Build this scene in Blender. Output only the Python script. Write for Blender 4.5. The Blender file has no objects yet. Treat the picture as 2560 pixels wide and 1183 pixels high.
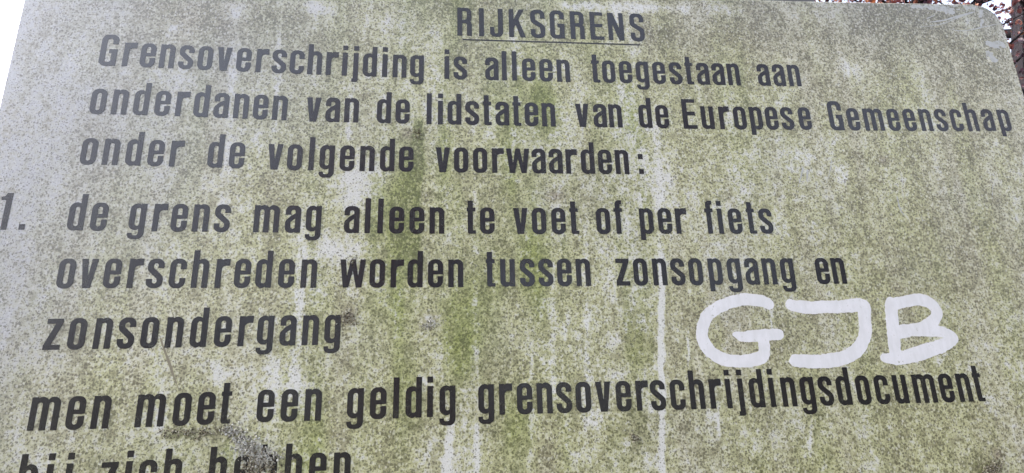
import bpy, math, random
import numpy as np
from mathutils import Matrix, Vector

# ------------------------------------------------------------------ camera, sky, sun, exposure
scene = bpy.context.scene
col = scene.collection
SHIFT = Vector((-0.619, 0.0, 1.61))          # plate coordinates (text margin / seventh baseline) -> world

cam_data = bpy.data.cameras.new('camera')
cam = bpy.data.objects.new('camera', cam_data)
col.objects.link(cam)
right = Vector((0.99477, -0.09844, -0.02732))
down = Vector((0.00113, 0.27807, -0.96056))
fwd = Vector((0.10216, 0.95550, 0.27672))
pos = Vector((0.46363, -0.74596, 0.00668)) + SHIFT
M = Matrix.Identity(4)
for i in range(3):
    M[i][0] = right[i]; M[i][1] = -down[i]; M[i][2] = -fwd[i]; M[i][3] = pos[i]
cam.matrix_world = M
cam_data.sensor_width = 36.0
cam_data.lens = 21.094
cam_data.clip_start = 0.01
cam_data.clip_end = 2000
scene.camera = cam

SUN_EL, SUN_AZ = math.radians(36), math.radians(-86)     # behind the sign, far over to the left
world = bpy.data.worlds.new('World')
scene.world = world
world.use_nodes = True
nt = world.node_tree
nt.nodes.clear()
sky = nt.nodes.new('ShaderNodeTexSky')
sky.sky_type = 'NISHITA'
sky.sun_disc = False
sky.sun_elevation = SUN_EL
sky.sun_rotation = SUN_AZ
sky.air_density = 0.60
sky.dust_density = 4.0
sky.ozone_density = 1.6
bg = nt.nodes.new('ShaderNodeBackground')
bg.inputs['Strength'].default_value = 0.12
wo = nt.nodes.new('ShaderNodeOutputWorld')
haze = nt.nodes.new('ShaderNodeHueSaturation')           # thin bright autumn haze takes most of the blue out of the sky
haze.inputs['Saturation'].default_value = 0.56
nt.links.new(sky.outputs[0], haze.inputs['Color'])
nt.links.new(haze.outputs[0], bg.inputs['Color'])
nt.links.new(bg.outputs[0], wo.inputs['Surface'])

sd = bpy.data.lights.new('sun', 'SUN')
sd.energy = 2.0
sd.angle = math.radians(0.53)
sd.color = (1.0, 0.93, 0.82)
sun = bpy.data.objects.new('sun', sd)
col.objects.link(sun)
sdir = Vector((math.sin(SUN_AZ) * math.cos(SUN_EL), math.cos(SUN_AZ) * math.cos(SUN_EL), math.sin(SUN_EL)))
sun.rotation_euler = sdir.to_track_quat('Z', 'Y').to_euler()
sun.location = sdir * 30

vs = scene.view_settings
vs.view_transform = 'Standard'
vs.look = 'None'
vs.gamma = 1.0
vs.use_curve_mapping = False
vs.exposure = 2.88

# ------------------------------------------------------------------ node helpers
class NT:
    def __init__(self, name):
        self.m = bpy.data.materials.new(name)
        self.m.use_nodes = True
        self.t = self.m.node_tree
        self.t.nodes.clear()
        self.out = self.t.nodes.new('ShaderNodeOutputMaterial')
    def n(self, kind, **kw):
        nd = self.t.nodes.new('ShaderNode' + kind)
        for k, v in kw.items():
            setattr(nd, k, v)
        return nd
    def put(self, sock, v):
        if isinstance(v, bpy.types.NodeSocket):
            self.t.links.new(v, sock)
        else:
            sock.default_value = v
    def math(self, op, a, b=0.0, clamp=False):
        nd = self.n('Math', operation=op, use_clamp=clamp)
        self.put(nd.inputs[0], a); self.put(nd.inputs[1], b)
        return nd.outputs[0]
    def step(self, v, lo, hi, a=0.0, b=1.0):
        nd = self.n('MapRange', interpolation_type='SMOOTHSTEP')
        for s, x in zip(nd.inputs[:5], (v, lo, hi, a, b)):
            self.put(s, x)
        return nd.outputs[0]
    def mix(self, f, a, b):
        nd = self.n('Mix', data_type='RGBA')
        self.put(nd.inputs[0], f); self.put(nd.inputs[6], a); self.put(nd.inputs[7], b)
        return nd.outputs[2]
    def noise(self, vec, scale, detail=3.0, rough=0.55, dist=0.0):
        nd = self.n('TexNoise')
        self.put(nd.inputs['Vector'], vec)
        nd.inputs['Scale'].default_value = scale
        nd.inputs['Detail'].default_value = detail
        nd.inputs['Roughness'].default_value = rough
        nd.inputs['Distortion'].default_value = dist
        return nd.outputs['Fac']
    def scaled(self, vec, s, loc=(0, 0, 0), rot=(0, 0, 0)):
        nd = self.n('Mapping')
        self.put(nd.inputs['Vector'], vec)
        nd.inputs['Scale'].default_value = s
        nd.inputs['Location'].default_value = loc
        nd.inputs['Rotation'].default_value = rot
        return nd.outputs[0]
    def coord(self):
        return self.n('TexCoord').outputs['Object']
    def attr(self, name):
        nd = self.n('Attribute', attribute_name=name)
        return nd.outputs['Fac']
    def bump(self, h, strength, dist):
        nd = self.n('Bump')
        nd.inputs['Strength'].default_value = strength
        nd.inputs['Distance'].default_value = dist
        self.put(nd.inputs['Height'], h)
        return nd.outputs[0]
    def surf(self, color, rough, normal=None, spec=0.5, metal=0.0, ior=1.5):
        b = self.n('BsdfPrincipled')
        self.put(b.inputs['Base Color'], color)
        self.put(b.inputs['Roughness'], rough)
        self.put(b.inputs['Specular IOR Level'], spec)
        self.put(b.inputs['Metallic'], metal)
        b.inputs['IOR'].default_value = ior
        if normal is not None:
            self.put(b.inputs['Normal'], normal)
        self.t.links.new(b.outputs[0], self.out.inputs['Surface'])
        return self.m

def rgb(r, g, b):
    return (r, g, b, 1.0)

# ---- weathered white plate: algae film, specks and clean runs
def plate_material():
    k = NT('algae_stained_white_paint')
    co = k.coord()
    D, G, C, Q = k.attr('algae'), k.attr('green'), k.attr('brown'), k.attr('veil_tint')
    n1 = k.noise(co, 205, 4, 0.62, 0.3)                     # clumps about 5 mm
    n2 = k.noise(k.scaled(co, (1, 1, 0.85), (3, 1, 7), (0, 0.5, 0)), 280, 3, 0.62, 0.6)       # specks about 3 mm
    n3 = k.noise(k.scaled(co, (1, 1, 0.6), (1, 5, 2)), 42, 5, 0.65)                           # blotches
    n4 = k.noise(k.scaled(co, (1, 1, 1), (9, 2, 4)), 520, 2, 0.6)                             # grain
    n5 = k.noise(k.scaled(co, (1, 1, 0.9), (4, 6, 4)), 85, 4, 0.65)
    d = k.math('ADD', D, k.math('MULTIPLY', k.math('SUBTRACT', n3, 0.5), 1.6))
    d = k.math('MINIMUM', d, 1.25)
    film = k.step(k.math('ADD', d, k.math('MULTIPLY', k.math('SUBTRACT', k.math('ADD', k.math('MULTIPLY', n1, 0.6), k.math('MULTIPLY', n5, 0.4)), 0.5), 3.4)), 0.05, 0.66)
    wn = k.n('TexNoise'); k.put(wn.inputs['Vector'], co); wn.inputs['Scale'].default_value = 300; wn.inputs['Detail'].default_value = 2
    wv = k.n('VectorMath', operation='SCALE'); k.put(wv.inputs[0], wn.outputs['Color']); wv.inputs['Scale'].default_value = 0.0032
    wa = k.n('VectorMath', operation='ADD'); k.put(wa.inputs[0], co); k.put(wa.inputs[1], wv.outputs[0])
    def grains(scale, off, r0, r1, soft, stretch=1.0, jit=0.22):
        v = k.n('TexVoronoi')
        k.put(v.inputs['Vector'], k.scaled(wa.outputs[0], (1, 1, stretch), off))
        v.inputs['Scale'].default_value = scale
        sp = k.n('SeparateColor'); k.put(sp.inputs[0], v.outputs['Color'])
        r = k.math('ADD', k.math('ADD', k.math('MULTIPLY', d, r1), r0), k.math('MULTIPLY', k.math('SUBTRACT', sp.outputs[0], 0.5), jit))
        return k.step(k.math('SUBTRACT', r, v.outputs['Distance']), -soft, soft), sp.outputs[1]
    g1, id1 = grains(255, (3, 1, 7), 0.19, 0.24, 0.06)
    g2, id2 = grains(420, (6, 2, 1), 0.22, 0.17, 0.07)
    clump = k.step(k.math('SUBTRACT', n1, k.math('SUBTRACT', 0.672, k.math('MULTIPLY', d, 0.150))), -0.015, 0.04)
    clean = k.mix(n5, rgb(0.61, 0.615, 0.575), rgb(0.69, 0.70, 0.67))
    clean = k.mix(k.math('MULTIPLY', Q, 0.8), clean, rgb(0.385, 0.392, 0.42))  # grey-blue lens veil and sky sheen mixed into the plate colour
    fcol = k.mix(k.step(G, 0.0, 0.5), rgb(0.515, 0.500, 0.350), rgb(0.480, 0.485, 0.250))
    fcol = k.mix(k.step(G, 0.62, 1.2), fcol, rgb(0.31, 0.35, 0.085))
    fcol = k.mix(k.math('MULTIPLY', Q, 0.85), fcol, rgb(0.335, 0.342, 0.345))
    fdark = k.mix(k.step(G, 0.2, 1.2), rgb(0.235, 0.222, 0.118), rgb(0.150, 0.172, 0.042))
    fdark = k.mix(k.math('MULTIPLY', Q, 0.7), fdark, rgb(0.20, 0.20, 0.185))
    fcol = k.mix(k.step(k.math('ADD', n5, k.math('MULTIPLY', d, 0.18)), 0.56, 0.78, 0.0, 0.75), fcol, fdark)
    fcol = k.mix(C, fcol, rgb(0.28, 0.245, 0.17))
    scol = k.mix(k.step(G, 0.2, 1.2), rgb(0.098, 0.090, 0.046), rgb(0.080, 0.095, 0.022))
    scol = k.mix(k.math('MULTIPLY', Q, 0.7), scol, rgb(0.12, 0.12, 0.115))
    scol = k.mix(C, scol, rgb(0.07, 0.055, 0.038))
    c = k.mix(k.math('MULTIPLY', film, 0.93), clean, fcol)
    c = k.mix(k.math('MULTIPLY', clump, 0.80), c, fdark)
    c = k.mix(k.math('MULTIPLY', g2, k.math('ADD', k.math('MULTIPLY', id2, 0.6), 0.25)), c, scol)
    c = k.mix(k.math('MULTIPLY', g1, k.math('ADD', k.math('MULTIPLY', id1, 0.40), 0.58)), c, scol)
    dark = k.math('MAXIMUM', g1, k.math('MULTIPLY', clump, 0.6))
    # pale dry flakes of lifted film
    fl, id3 = grains(265, (9, 4, 2), 0.16, 0.10, 0.05, 0.7, 0.34)
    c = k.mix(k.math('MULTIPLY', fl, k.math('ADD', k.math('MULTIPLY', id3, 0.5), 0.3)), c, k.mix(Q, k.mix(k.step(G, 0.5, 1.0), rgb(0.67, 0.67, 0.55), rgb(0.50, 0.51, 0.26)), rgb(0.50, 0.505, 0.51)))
    hv = k.n('HueSaturation')
    k.put(hv.inputs['Value'], k.step(n4, 0.25, 0.75, 0.91, 1.09))
    k.put(hv.inputs['Color'], c)
    c = hv.outputs[0]
    h = k.math('ADD', k.math('MULTIPLY', dark, 0.6), k.math('MULTIPLY', fl, 0.7))
    rough = k.math('ADD', 0.20, k.math('MULTIPLY', k.math('MAXIMUM', film, dark), 0.18))
    return k.surf(c, rough, k.bump(h, 0.14, 0.0005), spec=0.55, ior=1.7)

def letter_material():
    k = NT('black_vinyl_lettering')
    co = k.coord()
    n1 = k.noise(co, 190, 4, 0.7, 0.4)
    n3 = k.noise(co, 26, 4, 0.6)
    film = k.math('MULTIPLY', k.step(n1, 0.40, 0.75), k.step(n3, 0.35, 0.75))
    dust = k.step(k.noise(k.scaled(co, (1, 1, 1), (2, 4, 6)), 300, 3, 0.65), 0.68, 0.76)
    c = k.mix(k.math('MULTIPLY', film, 0.6), rgb(0.010, 0.010, 0.012), rgb(0.050, 0.055, 0.028))
    c = k.mix(k.math('MULTIPLY', dust, 0.25), c, rgb(0.20, 0.20, 0.16))
    return k.surf(c, k.math('ADD', 0.22, k.math('MULTIPLY', film, 0.15)), k.bump(n3, 0.04, 0.002), spec=0.55, ior=1.7)

def paint_material(name, base, dirt, amount):
    k = NT(name)
    co = k.coord()
    n1 = k.noise(co, 260, 4, 0.7, 0.5)
    n3 = k.noise(co, 40, 4, 0.6)
    d = k.math('MULTIPLY', k.step(n1, 0.66 - amount, 0.78 - amount), k.step(n3, 0.42, 0.66))
    streak = k.noise(k.scaled(co, (1, 1, 0.25), (2, 2, 2), (0, 0.6, 0)), 160, 3, 0.6)
    tone = k.mix(k.step(k.math('ADD', k.math('MULTIPLY', n3, 0.5), k.math('MULTIPLY', streak, 0.5)), 0.35, 0.65), rgb(base[0] * 0.89, base[1] * 0.895, base[2] * 0.88), rgb(*base))
    c = k.mix(k.math('MULTIPLY', d, 0.8), tone, rgb(*dirt))
    return k.surf(c, 0.3, k.bump(n3, 0.05, 0.001), spec=0.5)

def steel_material():
    k = NT('grey_galvanised_steel')
    co = k.coord()
    n = k.noise(co, 60, 4, 0.6)
    return k.surf(k.mix(n, rgb(0.055, 0.055, 0.06), rgb(0.12, 0.12, 0.13)), k.step(n, 0.2, 0.8, 0.4, 0.6))

def island_material(name, cols, rough=0.7, trans=0.0, tr_mul=1.6):
    k = NT(name)
    rnd = k.n('NewGeometry').outputs['Random Per Island']
    ramp = k.n('ValToRGB')
    k.put(ramp.inputs[0], rnd)
    e = ramp.color_ramp.elements
    while len(e) < len(cols):
        e.new(0.5)
    for i, cc in enumerate(cols):
        e[i].position = i / (len(cols) - 1)
        e[i].color = rgb(*cc)
    n = k.noise(k.coord(), 300, 3)
    c = k.mix(k.math('MULTIPLY', n, 0.4), ramp.outputs[0], rgb(*[x * 0.6 for x in cols[0]]))
    m = k.surf(c, rough, spec=0.3)
    if trans:
        b = [x for x in k.t.nodes if x.type == 'BSDF_PRINCIPLED'][0]
        tr = k.n('BsdfTranslucent')
        hs = k.n('HueSaturation')
        hs.inputs['Value'].default_value = tr_mul
        hs.inputs['Saturation'].default_value = 1.15
        k.put(hs.inputs['Color'], c)
        k.put(tr.inputs['Color'], hs.outputs[0])
        mx = k.n('MixShader')
        mx.inputs[0].default_value = trans
        k.t.links.new(b.outputs[0], mx.inputs[1]); k.t.links.new(tr.outputs[0], mx.inputs[2])
        k.t.links.new(mx.outputs[0], k.out.inputs['Surface'])
    return m

def bark_material():
    k = NT('dark_bark')
    co = k.coord()
    n = k.noise(k.scaled(co, (1, 1, 0.2)), 22, 5, 0.65)
    c = k.mix(n, rgb(0.006, 0.005, 0.007), rgb(0.016, 0.014, 0.017))
    return k.surf(c, 0.85, k.bump(n, 0.7, 0.02), spec=0.08)

def ground_material():
    k = NT('leaf_littered_grass')
    co = k.coord()
    a = k.noise(co, 1.2, 5, 0.6)
    b = k.noise(co, 28, 5, 0.7)
    c = k.mix(k.step(a, 0.35, 0.65), rgb(0.022, 0.032, 0.016), rgb(0.045, 0.036, 0.026))
    c = k.mix(k.step(b, 0.5, 0.62), c, rgb(0.06, 0.042, 0.028))
    return k.surf(c, 0.9, k.bump(b, 0.5, 0.03), spec=0.2)

MAT = dict(plate=plate_material(), letter=letter_material(),
           graffiti=paint_material('white_marker_paint', (0.75, 0.755, 0.785), (0.26, 0.26, 0.19), 0.075),
           scrape=paint_material('scraped_bare_paint', (0.47, 0.485, 0.49), (0.26, 0.27, 0.21), 0.21),
           steel=steel_material(), bark=bark_material(), ground=ground_material(),
           leaf=island_material('autumn_leaves', [(0.028, 0.018, 0.030), (0.045, 0.022, 0.032), (0.075, 0.028, 0.034), (0.12, 0.042, 0.036), (0.22, 0.085, 0.035)], 0.5, 0.35, 1.3),
           lichen=island_material('grey_lichen', [(0.13, 0.115, 0.085), (0.40, 0.39, 0.34), (0.56, 0.56, 0.51), (0.68, 0.685, 0.65)], 0.85),
           crust=island_material('brown_crust', [(0.05, 0.042, 0.032), (0.12, 0.10, 0.065), (0.28, 0.255, 0.185), (0.60, 0.59, 0.50)], 0.85))

# ------------------------------------------------------------------ object helpers
def tag(o, label=None, cat=None, group=None, kind=None):
    if label: o['label'] = label
    if cat: o['category'] = cat
    if group: o['group'] = group
    if kind: o['kind'] = kind
    return o

def mesh_obj(name, verts, faces, mat, parent=None, smooth=False):
    me = bpy.data.meshes.new(name)
    me.from_pydata([tuple(v) for v in verts], [], faces)
    me.materials.append(mat)
    if smooth:
        me.polygons.foreach_set('use_smooth', [True] * len(me.polygons))
    me.update()
    o = bpy.data.objects.new(name, me)
    col.objects.link(o)
    if parent: o.parent = parent
    return o

def empty(name, loc=(0, 0, 0)):
    o = bpy.data.objects.new(name, None)
    o.location = loc
    o.empty_display_size = 0.1
    col.objects.link(o)
    return o

def box(x0, x1, y0, y1, z0, z1):
    v = [(x, y, z) for x in (x0, x1) for y in (y0, y1) for z in (z0, z1)]
    f = [(0, 1, 3, 2), (4, 6, 7, 5), (0, 4, 5, 1), (2, 3, 7, 6), (0, 2, 6, 4), (1, 5, 7, 3)]
    return v, f

def tube(pts, rad, seg=10):
    verts, faces = [], []
    prev = None
    for i, p in enumerate(pts):
        p = Vector(p)
        d = (Vector(pts[min(i + 1, len(pts) - 1)]) - Vector(pts[max(i - 1, 0)])).normalized()
        a = d.orthogonal().normalized() if prev is None else (prev - d * prev.dot(d)).normalized()
        prev = a
        b = d.cross(a)
        for s in range(seg):
            t = 2 * math.pi * s / seg
            verts.append(p + (a * math.cos(t) + b * math.sin(t)) * rad[i])
        if i:
            for s in range(seg):
                q = (i - 1) * seg
                faces.append((q + s, q + (s + 1) % seg, q + seg + (s + 1) % seg, q + seg + s))
    faces.append(tuple(range(seg - 1, -1, -1)))
    faces.append(tuple(range(len(verts) - seg, len(verts))))
    return verts, faces

# ------------------------------------------------------------------ outlines from implicit shapes
def rbox(X, Y, x0, y0, x1, y1, tl=0.0, tr=0.0, bl=0.0, br=0.0):
    cx, cy, hx, hy = (x0 + x1) / 2, (y0 + y1) / 2, (x1 - x0) / 2, (y1 - y0) / 2
    px, py = X - cx, Y - cy
    r = np.where(px > 0, np.where(py > 0, tr, br), np.where(py > 0, tl, bl))
    qx, qy = np.abs(px) - hx + r, np.abs(py) - hy + r
    return np.minimum(np.maximum(qx, qy), 0) + np.hypot(np.maximum(qx, 0), np.maximum(qy, 0)) - r

def convex(X, Y, *pts):
    area = sum(pts[i][0] * pts[(i + 1) % len(pts)][1] - pts[(i + 1) % len(pts)][0] * pts[i][1] for i in range(len(pts)))
    s = 1 if area > 0 else -1
    d = None
    for i in range(len(pts)):
        (ax, ay), (bx, by) = pts[i], pts[(i + 1) % len(pts)]
        L = math.hypot(bx - ax, by - ay)
        e = s * ((X - ax) * (by - ay) - (Y - ay) * (bx - ax)) / L
        d = e if d is None else np.maximum(d, e)
    return d

def stroke(X, Y, pts, rad):
    d = np.full(X.shape, 1e9)
    if not hasattr(rad, '__len__'):
        rad = [rad] * len(pts)
    for i in range(len(pts) - 1):
        (ax, ay), (bx, by) = pts[i], pts[i + 1]
        L2 = (bx - ax) ** 2 + (by - ay) ** 2 + 1e-18
        t = np.clip(((X - ax) * (bx - ax) + (Y - ay) * (by - ay)) / L2, 0, 1)
        d = np.minimum(d, np.hypot(X - ax - t * (bx - ax), Y - ay - t * (by - ay)) - (rad[i] + t * (rad[i + 1] - rad[i])))
    return d

def smooth_path(pts, n=8):
    out = []
    P = [pts[0]] + list(pts) + [pts[-1]]
    for i in range(1, len(P) - 2):
        for k in range(n):
            t = k / n
            q = []
            for a in range(len(pts[0])):
                p0, p1, p2, p3 = P[i - 1][a], P[i][a], P[i + 1][a], P[i + 2][a]
                q.append(0.5 * (2 * p1 + (p2 - p0) * t + (2 * p0 - 5 * p1 + 4 * p2 - p3) * t * t + (3 * p1 - p0 - 3 * p2 + p3) * t ** 3))
            out.append(q)
    out.append(list(pts[-1]))
    return out

def contours(F, x0, y0, h):
    ny, nx = F.shape
    inside = F < 0
    key = inside[:-1, :-1].astype(int) + 2 * inside[:-1, 1:] + 4 * inside[1:, 1:] + 8 * inside[1:, :-1]
    TBL = {1: [(3, 0)], 2: [(0, 1)], 3: [(3, 1)], 4: [(1, 2)], 5: [(3, 0), (1, 2)], 6: [(0, 2)], 7: [(3, 2)], 8: [(2, 3)],
           9: [(2, 0)], 10: [(0, 1), (2, 3)], 11: [(2, 1)], 12: [(1, 3)], 13: [(1, 0)], 14: [(0, 3)]}
    nxt = {}
    for j, i in np.argwhere((key > 0) & (key < 15)):
        i, j = int(i), int(j)
        E = ((0, i, j), (1, i + 1, j), (0, i, j + 1), (1, i, j))
        for a, b in TBL[int(key[j, i])]:
            nxt[E[a]] = E[b]
    def pt(e):
        k, i, j = e
        if k == 0:
            a, b = F[j, i], F[j, i + 1]
            return (x0 + (i + a / (a - b)) * h, y0 + j * h)
        a, b = F[j, i], F[j + 1, i]
        return (x0 + i * h, y0 + (j + a / (a - b)) * h)
    loops = []
    while nxt:
        s, e = nxt.popitem()
        lp = [s]
        while e != s:
            lp.append(e)
            if e not in nxt:
                break
            e = nxt.pop(e)
        if len(lp) > 5:
            loops.append([pt(q) for q in lp])
    return loops

def simplify(loop, tol):
    def dp(p):
        if len(p) < 3:
            return p
        a, b = np.array(p[0]), np.array(p[-1])
        q = np.array(p)
        L = np.hypot(*(b - a)) + 1e-12
        d = np.abs((q[:, 0] - a[0]) * (b[1] - a[1]) - (q[:, 1] - a[1]) * (b[0] - a[0])) / L if L > 1e-9 else np.hypot(*(q - a).T)
        i = int(d.argmax())
        if d[i] < tol:
            return [p[0], p[-1]]
        return dp(p[:i + 1])[:-1] + dp(p[i:])
    m = len(loop) // 2
    return dp(loop[:m + 1])[:-1] + dp(loop[m:] + [loop[0]])[:-1]

def flat_solid(name, loops, mat, parent, y_front, thick):
    """Fill closed outlines (with holes), x-z in plate coordinates, as a thin solid lying on the plate."""
    cu = bpy.data.curves.new(name, 'CURVE')
    cu.dimensions = '2D'
    cu.fill_mode = 'BOTH'
    cu.extrude = thick / 2
    for lp in loops:
        sp = cu.splines.new('POLY')
        sp.points.add(len(lp) - 1)
        for q, (x, z) in zip(sp.points, lp):
            q.co = (x, z, 0, 1)
        sp.use_cyclic_u = True
    t = bpy.data.objects.new('outline', cu)
    col.objects.link(t)
    dg = bpy.context.evaluated_depsgraph_get()
    me = bpy.data.meshes.new_from_object(t.evaluated_get(dg))
    bpy.data.objects.remove(t)
    bpy.data.curves.remove(cu)
    me.name = name
    me.transform(Matrix.Translation(SHIFT + Vector((0, y_front + thick / 2, 0))) @ Matrix.Rotation(math.pi / 2, 4, 'X'))
    me.materials.clear()
    me.materials.append(mat)
    o = bpy.data.objects.new(name, me)
    col.objects.link(o)
    o.parent = parent
    return o

# ------------------------------------------------------------------ condensed grotesque alphabet (100 = height of x)
ST, BAR, ASC = 19.0, 15.0, 131.0
mn, mx = np.minimum, np.maximum
def U_(*a):
    r = a[0]
    for b in a[1:]: r = mn(r, b)
    return r
def minus(a, *bs):
    for b in bs: a = mx(a, -b)
    return a
def glyph(ch, X, Y):
    R = lambda *a, **k: rbox(X, Y, *a, **k)
    V = lambda *p: convex(X, Y, *p)
    o_out = lambda: R(0, -1, 53, 101, 23, 23, 23, 23)
    def arch(x0, x1, top=101, r=21):
        return minus(mx(R(x0, -60, x1, top, 17, r), -Y), R(x0 + 5, -80, x1 - ST, 84.5, 7, 7.5))
    if ch == 'o': return minus(o_out(), R(19, 15, 34, 85, 7.5, 7.5, 7.5, 7.5)), 53
    if ch == 'c': return minus(o_out(), R(19, 15, 34, 85, 7.5, 7.5, 7.5, 7.5), R(28, 34, 70, 64)), 53
    if ch == 'e':
        return minus(o_out(), R(19, 60, 34, 86, 7.5, 7.5), R(19, 15, 34, 46, 0, 0, 7.5, 7.5), V((28, 39), (70, 41), (70, 47.5), (28, 46))), 53
    if ch == 'n': return U_(R(0, 0, 19, 100), arch(14, 53)), 53
    if ch == 'h': return U_(R(0, 0, 19, ASC), arch(14, 53)), 53
    if ch == 'm': return U_(R(0, 0, 19, 100), arch(14, 52.5), arch(47, 86)), 86
    if ch == 'u':
        g, w = glyph('n', 53 - X, 100 - Y)
        return g, w
    if ch == 'r':
        a = minus(R(13, -60, 80, 101, 17, 0), R(19, -70, 90, 77, 13, 0))
        return U_(R(0, 0, 19, 100), mx(a, R(10, 40, 45, 120))), 45
    if ch in 'dbp':
        if ch == 'b': return glyph('d', 53 - X, Y)
        if ch == 'p': XX, YY, hi = 53 - X, 100 - Y, 124.0
        else: XX, YY, hi = X, Y, ASC
        bowl = rbox(XX, YY, 0, -1, 39, 101, 23, 17, 23, 17)
        st = rbox(XX, YY, 34, 0, 53, hi)
        return minus(U_(bowl, st), rbox(XX, YY, 19, 15, 34, 85, 7.5, 7.5, 7.5, 7.5)), 53
    if ch == 'g':
        bowl = R(0, 4.5, 39, 101, 23, 17, 23, 16)
        st = R(34, -10, 53, 100)
        a = minus(U_(bowl, st), R(19, 20, 34, 85, 7.5, 7.5, 7.5, 7.5))
        hook = minus(R(0, -28, 53, 20, 0, 0, 18, 21), R(15, -14, 34, 30, 0, 0, 5, 7), R(-5, -5, 34, 40))
        return U_(a, hook), 53
    if ch == 'a':
        top = minus(R(0, 20, 53, 101, 21, 21), R(19, -5, 34, 85, 7.5, 7.5))
        top = mx(top, -R(-5, -5, 34, 66))
        bowl = U_(R(0, -1, 39, 56, 22, 0, 21, 15), V((4, 46), (16, 60), (34, 71), (40, 71), (40, 30), (10, 30)))
        ctr = U_(R(19, 14, 34, 42, 3, 0, 7, 7), V((19.5, 40), (25, 46), (34, 52), (34, 35), (19.5, 35)))
        return U_(top, minus(bowl, ctr), R(34, 0, 53, 85)), 53
    if ch in 'sS':
        if ch == 's': H, W, t, n, hw, ta, tb = 100.0, 53.0, 15.0, 7.5, 9.6, 69.0, 50.0
        else: H, W, t, n, hw, ta, tb = 131.0, 59.0, 16.0, 9.0, 10.2, 91.0, 66.0
        c = W - 19
        up = minus(R(0, tb, W, H + 1, 23, 23), R(19, -50, c, H - t, n, n))
        up = minus(up, R(W / 2, -50, W + 20, ta), R(-20, -50, W / 2, ta + 3))
        X2, Y2 = W - X, H - Y
        lo = minus(rbox(X2, Y2, 0, tb, W, H + 1, 23, 23), rbox(X2, Y2, 19, -50, c, H - t, n, n))
        lo = minus(lo, rbox(X2, Y2, W / 2, -50, W + 20, ta), rbox(X2, Y2, -20, -50, W / 2, ta + 3))
        m = H / 2
        pts = [(9.5, ta + 6), (9.7, ta), (12.5, m + 13), (W / 2, m), (W - 12.5, m - 13), (W - 9.7, H - ta), (W - 9.5, H - ta - 6)]
        return U_(up, lo, stroke(X, Y, smooth_path(pts, 6), hw)), W
    if ch == 't': return U_(R(4, 0, 23, 127, 0, 0, 8, 0), R(0, 85.5, 32, 100), R(8, 0, 33, 13)), 33
    if ch == 'f': return U_(R(6, 0, 25, 115), minus(R(6, 90, 32, 132, 15, 0), R(25, 60, 60, 116, 4, 0)), R(0, 85.5, 33, 100)), 33
    if ch == 'i': return U_(R(0, 0, 19, 100), R(0, 111, 19, ASC)), 19
    if ch == 'j': return U_(R(5, -26, 24, 100, 0, 0, 0, 8), R(0, -26, 20, -11), R(5, 111, 24, ASC)), 24
    if ch == 'l': return R(0, 0, 19, ASC), 19
    if ch == 'v': return U_(V((0, 100), (20, 100), (30.5, 0), (14.5, 0)), V((33, 100), (53, 100), (38.5, 0), (22.5, 0))), 53
    if ch == 'w':
        return U_(V((0, 100), (19, 100), (29, 0), (12.5, 0)), V((35.5, 100), (52.5, 100), (31.5, 0), (18, 0)),
                  V((35.5, 100), (52.5, 100), (70, 0), (56.5, 0)), V((69, 100), (88, 100), (75.5, 0), (59, 0))), 88
    if ch == 'z': return U_(R(1, 84, 50, 100), R(0, 0, 51, 16), V((29, 86), (50, 86), (22, 14), (0, 14))), 51
    if ch == '.': return R(0, 0, 19, 20), 19
    if ch == ':': return U_(R(0, 0, 19, 21), R(0, 62, 19, 83)), 19
    if ch == '1': return U_(R(16, 0, 35, ASC), V((0, 105), (18, 105), (18, 120), (0, 117)), V((9, 117), (17, 131), (22, 131), (22, 112))), 35
    if ch == 'R':
        bowl = minus(R(0, 59, 57, ASC, 0, 22, 0, 22), R(20, 75, 38, 115, 0, 7.5, 0, 7.5))
        leg = minus(mx(R(10, -60, 58.5, 69, 0, 15), -Y), R(20, -80, 39, 58, 0, 8))
        return U_(R(0, 0, 20, ASC), bowl, leg), 58
    if ch == 'I': return R(0, 0, 20, ASC), 20
    if ch == 'J':
        h = minus(R(0, -1, 53, 90, 0, 0, 21, 22), R(18.5, 15, 33, 100, 0, 0, 7, 7))
        return U_(minus(h, R(-5, 45, 33, 120)), R(33, 60, 53, ASC)), 53
    if ch == 'K': return U_(R(0, 0, 20, ASC), V((42, 131), (63, 131), (19, 40), (19, 80)), V((25, 68), (46, 0), (68, 0), (37, 89))), 68
    if ch == 'G':
        g = minus(R(0, -1, 60, 132, 24, 24, 24, 20), R(20, 16, 40, 115, 9, 9, 8, 8), R(34, 70, 80, 91))
        return U_(g, R(31, 53, 60, 70), R(46, 0, 60, 62)), 60
    if ch == 'E': return U_(R(0, 0, 20, ASC), R(0, 115, 55, ASC), R(0, 59, 52, 75), R(0, 0, 57, 16)), 57
    if ch == 'N': return U_(R(0, 0, 19, ASC), R(47, 0, 66, ASC), V((0, 131), (22, 131), (66, 0), (44, 0))), 66
    raise KeyError(ch)

GRID = 0.8
_gx = np.arange(-8, 104, GRID); _gy = np.arange(-36, 142, GRID)
_GX, _GY = np.meshgrid(_gx, _gy)
_glyphs = {}
def outline(ch):
    if ch not in _glyphs:
        F, w = glyph(ch, _GX + 1e-4, _GY + 1e-4)
        _glyphs[ch] = ([simplify(l, 0.12) for l in contours(F, _gx[0], _gy[0], GRID)], w)
    return _glyphs[ch]

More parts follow.
